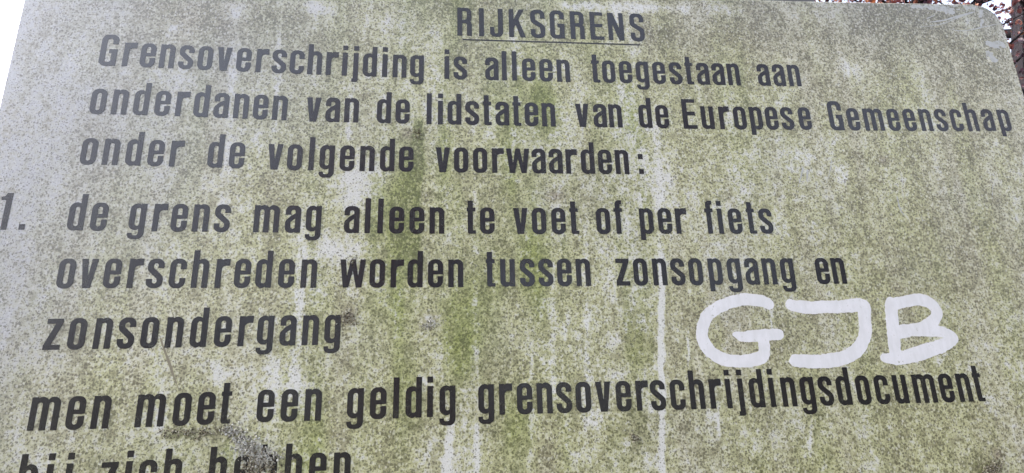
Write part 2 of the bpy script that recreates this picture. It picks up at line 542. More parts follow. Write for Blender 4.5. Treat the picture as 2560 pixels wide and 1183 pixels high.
UNIT = 0.0003577                  # one glyph unit in metres
PLATE_Y = 0.0                     # front face of the plate
def set_word(text, L, Rr, base, anchors, parent, label):
    sc = UNIT
    widths = [outline(c)[1] * sc for c in text]
    fixed = dict(anchors); fixed[0] = L
    xs = [0.0] * len(text)
    stops = sorted(fixed)
    for a, i in enumerate(stops):
        j = stops[a + 1] if a + 1 < len(stops) else len(text)
        x0 = fixed[i]
        x1 = fixed[j] if j < len(text) else Rr
        tot = sum(widths[i:j])
        ng = (j - i) if j < len(text) else (j - i - 1)
        gap = (x1 - x0 - tot) / ng if ng > 0 else 0.0
        x = x0
        for q in range(i, j):
            xs[q] = x
            x += widths[q] + gap
    bx = [b[0] for b in base]; bz = [b[1] for b in base]
    slope = np.polyfit(bx, bz, 1 if len(base) < 4 else 2)
    loops = []
    for c, x in zip(text, xs):
        for lp in outline(c)[0]:
            loops.append([(x + px * sc, float(np.polyval(slope, min(max(x + px * sc, bx[0]), bx[-1]))) + py * sc) for px, py in lp])
    o = flat_solid('word', loops, MAT['letter'], parent, PLATE_Y - 0.00022, 0.0003)
    o['label'] = label
    return o

# ------------------------------------------------------------------ the sign
sign = empty('border_sign')
tag(sign, 'large white metal sign green with algae, black Dutch text about crossing the border', 'sign')

# value noise for the stain map
rng = np.random.default_rng(11)
def vnoise(x, z, sx, sz, seed, octs=4):
    out = np.zeros_like(x); amp = 1.0; tot = 0.0
    for o in range(octs):
        r = np.random.default_rng(seed * 17 + o)
        T = r.random((64, 64))
        u = x * sx + 7.3 * seed; v = z * sz + 3.1 * seed
        iu, iv = np.floor(u).astype(int), np.floor(v).astype(int)
        fu, fv = u - iu, v - iv
        fu, fv = fu * fu * (3 - 2 * fu), fv * fv * (3 - 2 * fv)
        g = lambda a, b: T[(iu + a) % 64, (iv + b) % 64]
        out += amp * ((g(0, 0) * (1 - fu) + g(1, 0) * fu) * (1 - fv) + (g(0, 1) * (1 - fu) + g(1, 1) * fu) * fv)
        tot += amp; amp *= 0.55; sx *= 2.03; sz *= 2.03
    return out / tot - 0.5

STAINS = [
    (0.42118, 0.33145, 0.00685, 0.03413, 0.5, 0.3, 0.15),
    (0.41903, 0.3343, 0.00949, 0.04262, 0.95, 1.2, 0),
    (0.41376, 0.2777, 0.01137, 0.05965, 0.75, 1.0, 0),
    (0.39165, 0.23937, 0.02792, 0.0579, 0.28, 0.6, 0.1),
    (0.41256, 0.20747, 0.02016, 0.04661, 0.3, 0.5, 0),
    (0.41854, 0.0207, 0.01882, 0.06699, 0.22, 0.4, 0.1),
    (0.40571, 0.36787, 0.00744, 0.0094, 0.3, 0.0, 0.7),
    (0.33949, 0.28256, 0.0193, 0.03801, -0.65, 0, 0),
    (0.3158, 0.20755, 0.02704, 0.02064, -0.5, 0, 0),
    (0.30075, 0.29874, 0.01515, 0.02199, -0.25, 0, 0),
    (0.16759, 0.54647, 0.02393, 0.01602, -0.55, 0, 0),
    (0.08649, 0.52052, 0.01443, 0.0125, -0.5, 0, 0),
    (0.22251, 0.52956, 0.03222, 0.03175, 0.2, 0.1, 0),
    (0.11048, 0.53744, 0.06832, 0.0377, 0.15, 0, 0.2),
    (0.2693, 0.55772, 0.03292, 0.01634, -0.4, 0, 0),
    (0.3395, 0.12165, 0.01052, 0.01267, 0.45, 0.1, 0.9),
    (0.43873, 0.11547, 0.01274, 0.00985, -0.4, 0, 0.5),
    (0.48035, 0.07576, 0.01466, 0.04271, 0.25, 0.4, 0),
    (0.47066, 0.10516, 0.00984, 0.02922, 0.25, 0.5, 0.2),
    (0.26538, 0.04273, 0.02732, 0.02709, -0.4, 0, 0),
    (0.19209, 0.05803, 0.02017, 0.01814, -0.5, 0, 0),
    (0.17329, -0.01053, 0.03041, 0.00516, 0.2, 0.3, 0.35),
    (0.22614, -0.01821, 0.01756, 0.00776, 0.1, 0.1, 0.2),
    (0.24831, -0.0467, 0.01746, 0.00929, 0.3, 0.3, 0.6),
    (0.20997, -0.03053, 0.02611, 0.01697, 0.0, 0.7, 0),
    (0.59826, 0.3913, 0.0169, 0.03633, 0.3, 0.4, 0),
    (0.58829, 0.42197, 0.02273, 0.03703, 0.2, 0.4, 0),
    (0.56272, 0.17547, 0.03637, 0.04646, 0.18, 0.35, 0),
    (0.54673, -0.0057, 0.02172, 0.04052, 0.2, 0.4, 0),
    (0.68771, -0.02368, 0.02491, 0.03181, 0.25, 0.3, 0.4),
    (0.69686, 0.08177, 0.02077, 0.02962, 0.2, 0.3, 0.3),
    (1.19161, 0.54258, 0.1103, 0.05683, 0.22, -0.3, 0),
    (1.27588, 0.47502, 0.05474, 0.06175, 0.15, -0.2, 0),
    (1.28546, 0.53692, 0.0139, 0.00582, -0.45, 0, 0),
    (1.30242, 0.51817, 0.00832, 0.01293, -0.4, 0, 0),
    (0.99007, 0.52063, 0.0847, 0.04132, -0.1, -0.2, 0),
    (0.89739, 0.5378, 0.05105, 0.03452, 0.12, -0.1, 0.1),
    (0.80872, 0.58299, 0.102, 0.00993, -0.5, -0.2, 0),
    (1.06142, 0.48873, 0.02605, 0.0151, -0.35, 0, 0),
    (0.95583, 0.3184, 0.04829, 0.03612, -0.25, 0, 0),
    (1.14446, -0.08189, 0.02198, 0.0084, 0.7, 0.5, 0.8),
    (1.15751, -0.06471, 0.00775, 0.00569, 0.4, 0, 1),
    (1.08784, 0.33879, 0.00999, 0.00752, 0.4, 0, 0.8),
    (-0.02259, 0.19304, 0.0267, 0.02914, 0.2, 0, 0.1),
    (-0.06084, 0.30515, 0.02757, 0.03145, -0.25, 0, 0),
    (-0.06191, 0.23781, 0.01789, 0.02995, -0.25, 0, 0),
    (-0.05972, 0.37608, 0.02831, 0.03852, 0.05, 0, 0),
    (0.74377, 0.29798, 0.05122, 0.05178, -0.15, 0, 0),
    (0.60411, 0.27933, 0.01412, 0.00906, 0.15, 0, 0.8),
    (0.41151, 0.13566, 0.05919, 0.02966, 0.12, 0.2, 0),
    (0.22465, 0.09449, 0.01835, 0.01875, -0.1, 0, 0),
    (0.00809, 0.27949, 0.04184, 0.0363, 0.1, -0.1, 0),
    (0.07014, 0.02531, 0.04286, 0.02596, 0.1, 0.1, 0.1),
    (0.88786, 0.07852, 0.06024, 0.02529, 0.25, 0, 0.1),
    (0.97358, 0.12444, 0.04542, 0.01593, 0.2, 0, 0.1),
    (0.53472, 0.54307, 0.03505, 0.02003, 0.15, 0.2, 0.1),
    (0.68482, 0.57718, 0.07387, 0.00975, -0.4, 0, 0),
    (-0.09189, 0.52832, 0.01232, 0.03654, -0.3, 0, 0),
    (0.81652, 0.24083, 0.06262, 0.05024, -0.05, 0, 0),
    (1.1436, 0.20686, 0.08567, 0.05663, 0.18, -0.15, 0),
    (1.1349, 0.05336, 0.06942, 0.05575, -0.12, 0, 0),
]
RUNS = [
    (0.74048, 0.19624, 0.70716, -0.16443, 0.00375, 0.95),
    (0.74703, 0.19078, 0.72506, 0.06136, 0.0025, 0.6),
    (0.46343, -0.00557, 0.45476, -0.15217, 0.0055, 1.05),
    (0.4946, 0.284, 0.49551, -0.09209, 0.0045, 0.35),
    (0.22486, 0.5688, 0.23406, 0.38287, 0.004, 0.4),
    (0.16572, 0.56592, 0.17956, 0.27035, 0.007, 0.3),
    (0.5647, 0.08893, 0.55561, -0.09451, 0.0035, 0.4),
    (0.76705, 0.1009, 0.76357, 0.06061, 0.00125, 0.8),
    (0.91506, -0.01631, 0.90614, -0.0492, 0.002, 0.7),
    (0.88616, 0.13071, 0.87989, 0.10448, 0.00125, 0.8),
    (0.79387, -0.00333, 0.79096, -0.02215, 0.0015, 0.9),
    (0.59486, 0.19657, 0.58896, 0.01631, 0.004, 0.3),
    (1.01789, -0.0144, 1.01747, -0.02894, 0.004, 0.5),
    (0.32956, 0.44541, 0.32789, 0.36743, 0.0045, 0.4),
    (0.55499, 0.43982, 0.54603, 0.31885, 0.005, 0.3),
    (0.75435, 0.40746, 0.74212, 0.19624, 0.006, 0.25),
    (0.35167, 0.57497, 0.33816, 0.49583, 0.004, 0.4),
    (0.39682, 0.57716, 0.39365, 0.47246, 0.0035, 0.3),
    (0.64534, 0.2854, 0.63092, 0.01523, 0.004, 0.25),
    (0.27673, 0.28198, 0.28325, 0.04688, 0.006, 0.25),
]
XL, XR, ZB, CR = -0.1053, 1.3425, -0.62, 0.043
TOPPTS = [[-0.2, 0.60079], [0.86769, 0.60079], [1.01069, 0.60351], [1.16568, 0.60771], [1.33362, 0.61256], [1.5, 0.61256]]
def ztop(x):
    return float(np.interp(x, [p[0] for p in TOPPTS], [p[1] for p in TOPPTS]))
def build_plate():
    nx, nz = 640, 250
    zt = ztop(0.6)
    lev = np.concatenate([np.linspace(0, 1, nz - 24) * (-0.115 - zt) + zt, np.linspace(-0.13, ZB, 24)])
    t = np.linspace(0, 1, nx)
    # cluster of rows keeps its shape: rows follow the top edge near the top
    Xg = np.zeros((nz, nx)); Zg = np.zeros((nz, nx))
    for i, z in enumerate(lev):
        dt = zt - z
        db = z - ZB
        ins = 0.0
        for d in (dt, db):
            if d < CR:
                ins = CR - math.sqrt(max(CR * CR - (CR - d) ** 2, 0))
        x0, x1 = XL + ins, XR - ins
        Xg[i] = x0 + (x1 - x0) * t
        f = min(max((z - 0.2) / (zt - 0.2), 0), 1)
        Zg[i] = z + f * (np.interp(Xg[i], [p[0] for p in TOPPTS], [p[1] for p in TOPPTS]) - zt)
    x, z = Xg.ravel(), Zg.ravel()
    # ---- algae maps
    D = 0.62 + 0.30 * vnoise(x, z, 9, 7, 1) + 0.50 * vnoise(x, z, 26, 5, 2, 3) + 0.35 * vnoise(x, z, 45, 40, 3, 3)
    D += 0.30 * np.exp(-((z - 0.60) / 0.10) ** 2) * (1 + 3.6 * vnoise(x, z, 22, 22, 12, 3)) + 0.10 * np.clip((x - 0.9) / 0.3, 0, 1)
    G = 0.46 + 0.6 * vnoise(x, z, 6, 4, 4, 3) + 1.0 * vnoise(x, z, 34, 4, 5, 3)
    G -= 0.25 * np.exp(-((z - 0.62) / 0.08) ** 2) * (x < 0.3)
    G += 0.10 * np.exp(-((x - 0.52) / 0.30) ** 2) - 0.16 * np.clip((x - 0.85) / 0.3, 0, 1) - 0.15 * np.clip((0.12 - x) / 0.2, 0, 1)
    B = np.clip(-0.05 + 1.1 * vnoise(x, z, 16, 12, 6, 4), 0, 1) * 0.8
    for (sx0, sz0, wx, wz, dD, dG, dB) in STAINS:
        wob = 1 + 0.9 * vnoise(x, z, 60, 45, 8, 3)
        g = np.exp(-(((x - sx0) / wx) ** 2 + ((z - sz0) / wz) ** 2) * wob)
        if dG > 0.4:                                       # run-off stains break into narrow vertical threads
            g = g * np.clip(0.85 + 2.6 * vnoise(x, z, 95, 7, 14, 3), 0.1, 1.5)
        D += dD * g; G += dG * g; B += dB * g
    for (ax, az, bx_, bz_, w, amt) in RUNS:               # clean water runs
        tt = np.clip((z - az) / (bz_ - az), 0, 1)
        cx = ax + (bx_ - ax) * tt + 0.004 * vnoise(x * 0, z, 5, 30, 9, 3)
        fade = np.clip((z - min(az, bz_)) / 0.02 + 1, 0, 1) * np.clip((max(az, bz_) - z) / 0.04 + 0.4, 0, 1)
        e = np.exp(-np.abs((x - cx) / w) ** 4) * fade * (0.75 + 0.9 * (vnoise(x, z, 60, 14, 10, 3) + 0.2))
        D -= amt * e
    Q = np.clip(1.0 * np.exp(-((x - XL) / (0.09 + 0.40 * np.clip((z - 0.05) / 0.55, 0, 1))) ** 2) + 0.75 * np.exp(-((z - 0.64) / 0.10) ** 2) * np.clip((x - 0.75) / 0.3, 0, 1) + 0.5 * vnoise(x, z, 12, 10, 13, 3), 0, 1)  # painted veil and edge falloff at left and top, mottled by noise
    D -= 0.10 * np.clip((0.10 - x) / 0.2, 0, 1)  # algae thinned at left, paling the plate like the veil
    edge = np.minimum(np.minimum(x - XL, XR - x), 1)
    D -= 0.30 * np.exp(-(edge / 0.012) ** 2)
    D = np.clip(D, -0.25, 1.25); G = np.clip(G, 0, 1.3); B = np.clip(B, 0, 1)
    # ---- geometry: stained front, rolled edge, back
    W3 = lambda a, y, b: (a + SHIFT.x, y, b + SHIFT.z)
    verts = [W3(a, PLATE_Y, b) for a, b in zip(x, z)]
    faces = [(i * nx + j, (i + 1) * nx + j, (i + 1) * nx + j + 1, i * nx + j + 1) for i in range(nz - 1) for j in range(nx - 1)]
    ring = [j for j in range(nx)] + [i * nx + nx - 1 for i in range(1, nz)] + [(nz - 1) * nx + j for j in range(nx - 2, -1, -1)] + [i * nx for i in range(nz - 2, 0, -1)]
    n0 = len(verts); m = len(ring)
    # outward direction on the ring for a small rolled edge
    rp = [(x[i], z[i]) for i in ring]
    layers = [(0.0007, 0.0004), (0.0010, 0.0014), (0.0010, 0.0030), (0.0, 0.0036)]
    for off, y in layers:
        for q in range(m):
            (ax, az), (bx_, bz_) = rp[(q - 3) % m], rp[(q + 3) % m]
            tx, tz = bx_ - ax, bz_ - az
            L = math.hypot(tx, tz) or 1
            verts.append(W3(rp[q][0] - tz / L * -off * -1 * -1, y, rp[q][1] + tx / L * off))
    prev = ring
    for l in range(len(layers)):
        cur = list(range(n0 + l * m, n0 + (l + 1) * m))
        for q in range(m):
            faces.append((prev[q], prev[(q + 1) % m], cur[(q + 1) % m], cur[q]))
        prev = cur
    faces.append(tuple(prev))
    o = mesh_obj('plate', verts, faces, MAT['plate'], sign)
    me = o.data
    pad = len(verts) - n0
    for nm, arr in (('algae', D), ('green', G), ('brown', B), ('veil_tint', Q)):
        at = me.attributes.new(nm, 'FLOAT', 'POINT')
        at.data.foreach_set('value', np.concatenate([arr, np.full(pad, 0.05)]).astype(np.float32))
    return o
build_plate()

# lettering
WORDS = [
    ('RIJKSGRENS', 0.47304, 0.7491, [[0.47298, 0.52095], [0.50551, 0.52135], [0.57176, 0.52204], [0.6876, 0.5224], [0.71882, 0.52256]], {1: 0.50426, 3: 0.54755, 5: 0.60775, 7: 0.66748, 8: 0.69447}),
    ('Grensoverschrijding', 0.00134, 0.42658, [[0.0383, 0.45673], [0.09596, 0.45523], [0.28829, 0.45208], [0.32154, 0.4518], [0.40213, 0.45098]], {1: 0.03079, 3: 0.07694, 6: 0.14998, 8: 0.2012, 11: 0.26917, 13: 0.31539, 15: 0.34317, 17: 0.38381}),
    ('is', 0.45502, 0.48667, [[0.45502, 0.45095], [0.4866, 0.45091]], {}),
    ('alleen', 0.51194, 0.6333, [[0.52873, 0.45102], [0.55732, 0.45139], [0.61422, 0.45142], [0.63328, 0.45131]], {1: 0.53566, 3: 0.56447, 5: 0.61422}),
    ('toegestaan', 0.66502, 0.88869, [[0.67172, 0.45197], [0.81369, 0.45312], [0.86852, 0.45352], [0.88867, 0.45395]], {1: 0.68058, 3: 0.73032, 5: 0.78028, 7: 0.82172, 9: 0.86852}),
    ('aan', 0.91495, 0.98213, [[0.93248, 0.45437], [0.96286, 0.45492], [0.98207, 0.45513]], {2: 0.96286}),
    ('onderdanen', 0.00106, 0.24729, [[0.02743, 0.38604], [0.04629, 0.38619], [0.11227, 0.38511], [0.19734, 0.38379], [0.24729, 0.38224]], {1: 0.02743, 4: 0.10614, 7: 0.17872, 9: 0.22841}),
    ('van', 0.2719, 0.34024, [[0.28438, 0.38149], [0.34025, 0.38148]], {1: 0.29701, 2: 0.32163}),
    ('de', 0.36456, 0.40801, [[0.38297, 0.38131], [0.40654, 0.38151]], {1: 0.38946}),
    ('lidstaten', 0.43114, 0.6085, [[0.43114, 0.38092], [0.47722, 0.38146], [0.58981, 0.38113], [0.6085, 0.38137]], {1: 0.44644, 2: 0.4594, 5: 0.52516, 8: 0.58981}),
    ('van', 0.6376, 0.70404, [[0.64211, 0.38158], [0.70404, 0.38191]], {1: 0.66288, 2: 0.68497}),
    ('de', 0.72839, 0.77288, [[0.7464, 0.38232], [0.76949, 0.38231]], {1: 0.75299}),
    ('Europese', 0.7928, 0.98669, [[0.79268, 0.38213], [0.85175, 0.38254], [0.92323, 0.38354], [0.98177, 0.38443]], {1: 0.82015, 2: 0.84696, 4: 0.89303, 6: 0.94066}),
    ('Gemeenschap', 1.01499, 1.308, [[1.03594, 0.38471], [1.09951, 0.38534], [1.17857, 0.38647], [1.25503, 0.38825], [1.28033, 0.38878]], {2: 1.06932, 5: 1.15889, 8: 1.23436, 10: 1.28809}),
    ('onder', 0.00075, 0.12309, [[0.02712, 0.31596], [0.04681, 0.3158], [0.11411, 0.31466]], {1: 0.02712, 2: 0.05433, 4: 0.10751}),
    ('de', 0.1537, 0.19863, [[0.17275, 0.31383], [0.19564, 0.31354]], {1: 0.18008}),
    ('volgende', 0.22751, 0.41469, [[0.23925, 0.31216], [0.28314, 0.31214], [0.34506, 0.31159], [0.36333, 0.31152], [0.38947, 0.31186]], {1: 0.25246, 2: 0.27971, 5: 0.34506, 6: 0.37101}),
    ('voorwaarden', 0.44391, 0.70702, [[0.45527, 0.31148], [0.52586, 0.31129], [0.5899, 0.31164], [0.65765, 0.31171], [0.707, 0.31185]], {1: 0.46828, 3: 0.51926, 4: 0.53855, 5: 0.57328, 7: 0.61986, 10: 0.6889}),
    (':', 0.72151, 0.72816, [[0.72151, 0.31219], [0.72816, 0.31228]], {}),
    ('1.', -0.07965, -0.04623, [[-0.06842, 0.23062], [-0.04586, 0.23054]], {1: -0.0537}),
    ('de', 8e-05, 0.04586, [[0.01926, 0.22986], [0.03716, 0.22948]], {1: 0.02605}),
    ('grens', 0.07047, 0.19125, [[0.10416, 0.22879], [0.1452, 0.22845], [0.16433, 0.22835], [0.18278, 0.22824]], {1: 0.09804, 2: 0.11952, 3: 0.1452, 4: 0.17057}),
    ('mag', 0.21812, 0.3, [[0.21812, 0.22789], [0.2499, 0.22752], [0.27384, 0.22742], [0.28186, 0.22729]], {1: 0.25626, 2: 0.28156}),
    ('alleen', 0.32897, 0.45519, [[0.34591, 0.22712], [0.37801, 0.22674], [0.43676, 0.22641], [0.45519, 0.22629]], {1: 0.35477, 2: 0.37089, 3: 0.38547, 5: 0.43676}),
    ('te', 0.48462, 0.52039, [[0.49359, 0.22635], [0.51628, 0.22639]], {1: 0.50201}),
    ('voet', 0.54572, 0.63222, [[0.55451, 0.22616], [0.62556, 0.22627]], {1: 0.57024, 2: 0.59616, 3: 0.62099}),
    ('of', 0.65654, 0.69235, [[0.66381, 0.22649], [0.68977, 0.22668]], {1: 0.68107}),
    ('per', 0.71591, 0.78174, [[0.72189, 0.22658], [0.77357, 0.22698]], {1: 0.74131, 2: 0.76567}),
    ('fiets', 0.80764, 0.90427, [[0.81607, 0.22705], [0.83302, 0.22708], [0.87715, 0.22715], [0.89124, 0.22733]], {1: 0.82531, 2: 0.84023, 3: 0.8672, 4: 0.88424}),
    ('overschreden', 0.0001, 0.29995, [[0.03831, 0.15853], [0.08548, 0.15816], [0.17031, 0.15777], [0.28038, 0.15706], [0.29995, 0.15691]], {1: 0.02469, 3: 0.07895, 4: 0.10028, 6: 0.15205, 7: 0.17942, 9: 0.2265, 11: 0.28038}),
    ('worden', 0.32693, 0.47916, [[0.34033, 0.15687], [0.39632, 0.15658], [0.46094, 0.15623], [0.47916, 0.15637]], {1: 0.36331, 2: 0.38934, 3: 0.41009, 5: 0.46094}),
    ('tussen', 0.50861, 0.64378, [[0.51713, 0.15664], [0.54569, 0.15671], [0.62517, 0.15669], [0.64378, 0.15669]], {1: 0.52683, 2: 0.55214, 4: 0.6004, 5: 0.62517}),
    ('zonsopgang', 0.67787, 0.92306, [[0.67767, 0.15673], [0.72724, 0.1568], [0.74592, 0.15681], [0.87854, 0.15673], [0.89736, 0.15674]], {1: 0.70134, 2: 0.72724, 4: 0.77634, 5: 0.80332, 6: 0.82936, 8: 0.87854}),
    ('en', 0.95393, 0.99711, [[0.95454, 0.15693], [0.97716, 0.15692], [0.99711, 0.15708]], {1: 0.97716}),
    ('zonsondergang', -0.0016, 0.33146, [[-0.00155, 0.08691], [0.05197, 0.08657], [0.13103, 0.0868], [0.17736, 0.08726], [0.25196, 0.08737], [0.30575, 0.08709]], {1: 0.02386, 2: 0.05197, 4: 0.1035, 5: 0.13103, 8: 0.21293, 9: 0.23427, 11: 0.28667}),
    ('men', -0.00197, 0.08296, [[-0.00194, -0.00148], [0.0293, -0.00162], [0.06343, -0.00149], [0.08294, -0.0015]], {1: 0.03672, 2: 0.06343}),
    ('moet', 0.11006, 0.21237, [[0.11006, -0.00114], [0.14098, -0.00124], [0.2119, 0.0001]], {1: 0.15005, 2: 0.17618, 3: 0.2013}),
    ('een', 0.24172, 0.31473, [[0.24805, 0.0006], [0.29526, 0.00031], [0.31472, 0.00011]], {1: 0.26849, 2: 0.29526}),
    ('geldig', 0.34338, 0.46902, [[0.35759, -3e-05], [0.40326, 0.00038], [0.42959, 0.0005], [0.44302, 0.00048]], {1: 0.36972, 2: 0.39655, 3: 0.41102, 4: 0.43636, 5: 0.45086}),
    ('grensoverschrijdingsdocument', 0.4971, 1.1581, [[0.52906, 0.00093], [0.57393, 0.00056], [0.652, 0.00119], [0.69785, 0.00096], [0.77791, 0.00059], [0.81329, 0.00055], [0.85679, 0.00029], [0.89879, 0.00049], [0.97378, 0.00049], [1.08981, 0.0], [1.14043, 0.00018]], {1: 0.52211, 3: 0.56796, 5: 0.61577, 6: 0.64081, 8: 0.69137, 9: 0.70969, 11: 0.75997, 12: 0.78568, 13: 0.80692, 15: 0.8379, 16: 0.86416, 17: 0.88018, 18: 0.90557, 20: 0.95462, 21: 0.98108, 23: 1.03268, 24: 1.06018, 25: 1.09704, 26: 1.12217}),
    ('bij', -0.00168, 0.0491, [[0.00157, -0.0725], [0.02897, -0.07286], [0.04691, -0.07267]], {1: 0.0261, 2: 0.04403}),
    ('zich', 0.08168, 0.16749, [[0.08261, -0.07302], [0.10999, -0.07238], [0.15155, -0.07191]], {1: 0.10731, 2: 0.12171, 3: 0.14781}),
    ('hebben', 0.19563, 0.35066, [[0.19839, -0.07159], [0.25427, -0.07084], [0.28085, -0.07063], [0.33452, -0.07113]], {1: 0.22251, 2: 0.25025, 3: 0.27766, 4: 0.30452, 5: 0.33152}),
]
for t, L, Rr, base, anc in WORDS:
    lab = 'black lettering "%s"' % t
    set_word(t, L, Rr, base, anc, sign, lab)
(ux0, uz0), (ux1, uz1) = [[0.48052, 0.51482], [0.74055, 0.51625]]
hh = 0.00105
o = flat_solid('underline', [[(ux0, uz0 - hh), (ux1, uz1 - hh), (ux1, uz1 + hh), (ux0, uz0 + hh)]], MAT['letter'], sign, PLATE_Y - 0.00022, 0.0003)

# hand-painted letters and scratches
def ragged(paths, name, mat, thick, rough_amp, seed, h=0.0006):
    allp = [p for path, _ in paths for p in path]
    rmax = max(max(r) if hasattr(r, '__len__') else r for _, r in paths)
    x0 = min(p[0] for p in allp) - rmax * 1.6; x1 = max(p[0] for p in allp) + rmax * 1.6
    z0 = min(p[1] for p in allp) - rmax * 1.6; z1 = max(p[1] for p in allp) + rmax * 1.6
    gx = np.arange(x0, x1, h); gz = np.arange(z0, z1, h)
    X, Z = np.meshgrid(gx, gz)
    F = np.full(X.shape, 1e9)
    for path, r in paths:
        F = np.minimum(F, stroke(X, Z, path, r))
    if 'graffiti' in name: F = F - 0.0004
    F = F + rough_amp * 2 * vnoise(X, Z, 260, 260, seed, 3) + rough_amp * 1.6 * vnoise(X, Z, 60, 60, seed + 3, 2)
    if name == 'scraped_patch':                            # flaked away in islands
        F = F + 0.0105 * vnoise(X, Z, 150, 190, seed + 7, 4)
    lps = [simplify(l, 0.00008) for l in contours(F, gx[0], gz[0], h) if len(l) > 8]
    lps = [l for l in lps if len(l) >= 3]
    return flat_solid(name, lps, mat, sign, PLATE_Y - thick + 0.00008, thick)

GRAF = [
    ('G', [([[0.87973, 0.1308], [0.86759, 0.13557], [0.84819, 0.13692], [0.82505, 0.13209], [0.80621, 0.12439], [0.79318, 0.11457], [0.78644, 0.10126], [0.78451, 0.08871], [0.78924, 0.07617], [0.8009, 0.06496], [0.81964, 0.05844], [0.83999, 0.05804], [0.85656, 0.06115], [0.86473, 0.06652], [0.86606, 0.08321]], [0.0076, 0.0076, 0.0076, 0.0076, 0.0076, 0.0076, 0.0076, 0.0076, 0.0076, 0.0076, 0.0076, 0.0076, 0.0076, 0.0076, 0.0076]), ([[0.82918, 0.09108], [0.83989, 0.08853], [0.86381, 0.08998], [0.88709, 0.09103]], [0.003, 0.0066, 0.0074, 0.0068])]),
    ('J', [([[0.91059, 0.12975], [0.92149, 0.12643], [0.93967, 0.12535], [0.96749, 0.12592], [0.99253, 0.12712], [1.01283, 0.1272], [1.01142, 0.11255], [1.01002, 0.09806], [1.00452, 0.08236], [0.99175, 0.06839], [0.97016, 0.05897], [0.93937, 0.05539], [0.90527, 0.05676]], [0.0072, 0.0082, 0.0082, 0.0082, 0.0082, 0.0086, 0.0086, 0.0086, 0.0086, 0.0086, 0.0084, 0.0084, 0.0074])]),
    ('B', [([[1.05346, 0.12973], [1.05041, 0.11206], [1.04801, 0.09028], [1.0455, 0.07169], [1.0444, 0.05613]], [0.0086, 0.0086, 0.0084, 0.0082, 0.0072]), ([[1.05314, 0.12825], [1.07033, 0.13074], [1.09512, 0.13453], [1.10987, 0.12914], [1.11653, 0.12013], [1.11209, 0.10834], [1.09269, 0.09688], [1.06971, 0.09285], [1.05346, 0.0902]], [0.0078, 0.0078, 0.0078, 0.0078, 0.0078, 0.0078, 0.0078, 0.0078, 0.0078]), ([[1.06195, 0.09326], [1.09341, 0.09323], [1.11656, 0.0907], [1.13199, 0.08246], [1.11722, 0.07403], [1.08511, 0.06457], [1.05409, 0.05806], [1.02938, 0.05783]], [0.0074, 0.0074, 0.0074, 0.0074, 0.008, 0.0088, 0.0086, 0.006])]),
]
for ch, strokes_ in GRAF:
    paths = []
    for pts, rad in strokes_:
        q = smooth_path([(p[0], p[1], r) for p, r in zip(pts, rad)], 7)
        paths.append(([(a[0], a[1]) for a in q], [a[2] for a in q]))
    o = ragged(paths, 'graffiti_letter', MAT['graffiti'], 0.00022, 0.0011, 21 + ord(ch))
    o['label'] = 'hand-painted white letter ' + ch

SCR = [
    ('hairline_crack', [[0.12548, 0.09843], [0.13108, 0.08582], [0.13947, 0.06824], [0.14672, 0.05223], [0.15314, 0.03908]], [0.0004, 0.001, 0.0014, 0.0009, 0.0004]),
    ('scratch', [[1.19911, 0.56613], [1.23431, 0.57284], [1.25519, 0.58119], [1.27424, 0.58912], [1.29953, 0.59842]], [0.0003, 0.0006, 0.0008, 0.001, 0.0006]),
    ('scratch', [[1.20585, 0.57901], [1.22268, 0.5868], [1.23738, 0.59313]], [0.0003, 0.0006, 0.0003]),
    ('scratch', [[1.21632, 0.57586], [1.24185, 0.5806], [1.26656, 0.58877], [1.29555, 0.59783]], [0.0004, 0.0013, 0.0014, 0.0006]),
    ('scratch', [[1.24748, 0.5654], [1.26166, 0.562], [1.28506, 0.56498], [1.30955, 0.57144], [1.34238, 0.57954]], [0.0003, 0.0006, 0.0008, 0.0007, 0.0003]),
    ('scratch', [[1.2724, 0.58195], [1.2875, 0.5816], [1.30473, 0.58195]], [0.0002, 0.0005, 0.0004]),
    ('scraped_patch', [[1.1939, 0.60411], [1.22299, 0.60385], [1.2413, 0.60144], [1.25763, 0.59853]], [0.0018, 0.0038, 0.0058, 0.0055]),
    ('scraped_patch', [[1.25544, 0.60496], [1.28039, 0.60573], [1.30744, 0.60658]], [0.003, 0.0034, 0.0022]),
    ('scraped_patch', [[1.31134, 0.60101], [1.30787, 0.58656], [1.30416, 0.57121]], [0.0024, 0.0016, 0.001]),
    ('scraped_patch', [[1.30879, 0.54044], [1.32151, 0.53856], [1.33132, 0.53973]], [0.0052, 0.0055, 0.0045]),
    ('scraped_patch', [[1.30216, 0.52639], [1.30477, 0.51865], [1.30925, 0.51101]], [0.004, 0.0058, 0.005]),
    ('scratch', [[1.09591, 0.28268], [1.09573, 0.2728], [1.09656, 0.26299], [1.1, 0.25455]], [0.0005, 0.0009, 0.0007, 0.0003]),
    ('scratch', [[1.12646, 0.25501], [1.12656, 0.24689]], [0.0003, 0.0008]),
    ('scratch', [[0.96172, 0.32606], [0.9545, 0.30769], [0.94929, 0.29612]], [0.0008, 0.0009, 0.0003]),
    ('scratch', [[0.96745, 0.32113], [0.96375, 0.30449]], [0.0009, 0.0005]),
    ('scratch', [[1.00667, 0.33682], [1.00104, 0.3199], [0.99188, 0.3015]], [0.0005, 0.0006, 0.0002]),
    ('scratch', [[1.25051, 0.30261], [1.24536, 0.28563]], [0.0004, 0.0007]),
]
for kind_, pts, rad in SCR:
    q = smooth_path([(p[0], p[1], r) for p, r in zip(pts, rad)], 5)
    o = ragged([([(a[0], a[1]) for a in q], [a[2] for a in q])], kind_, MAT['crust' if kind_ == 'hairline_crack' else 'scrape'], 0.00016, 0.0020 if kind_ == 'scraped_patch' else 0.0005, 40 + len(pts) + int(pts[0][0] * 1000) % 9, 0.0004)

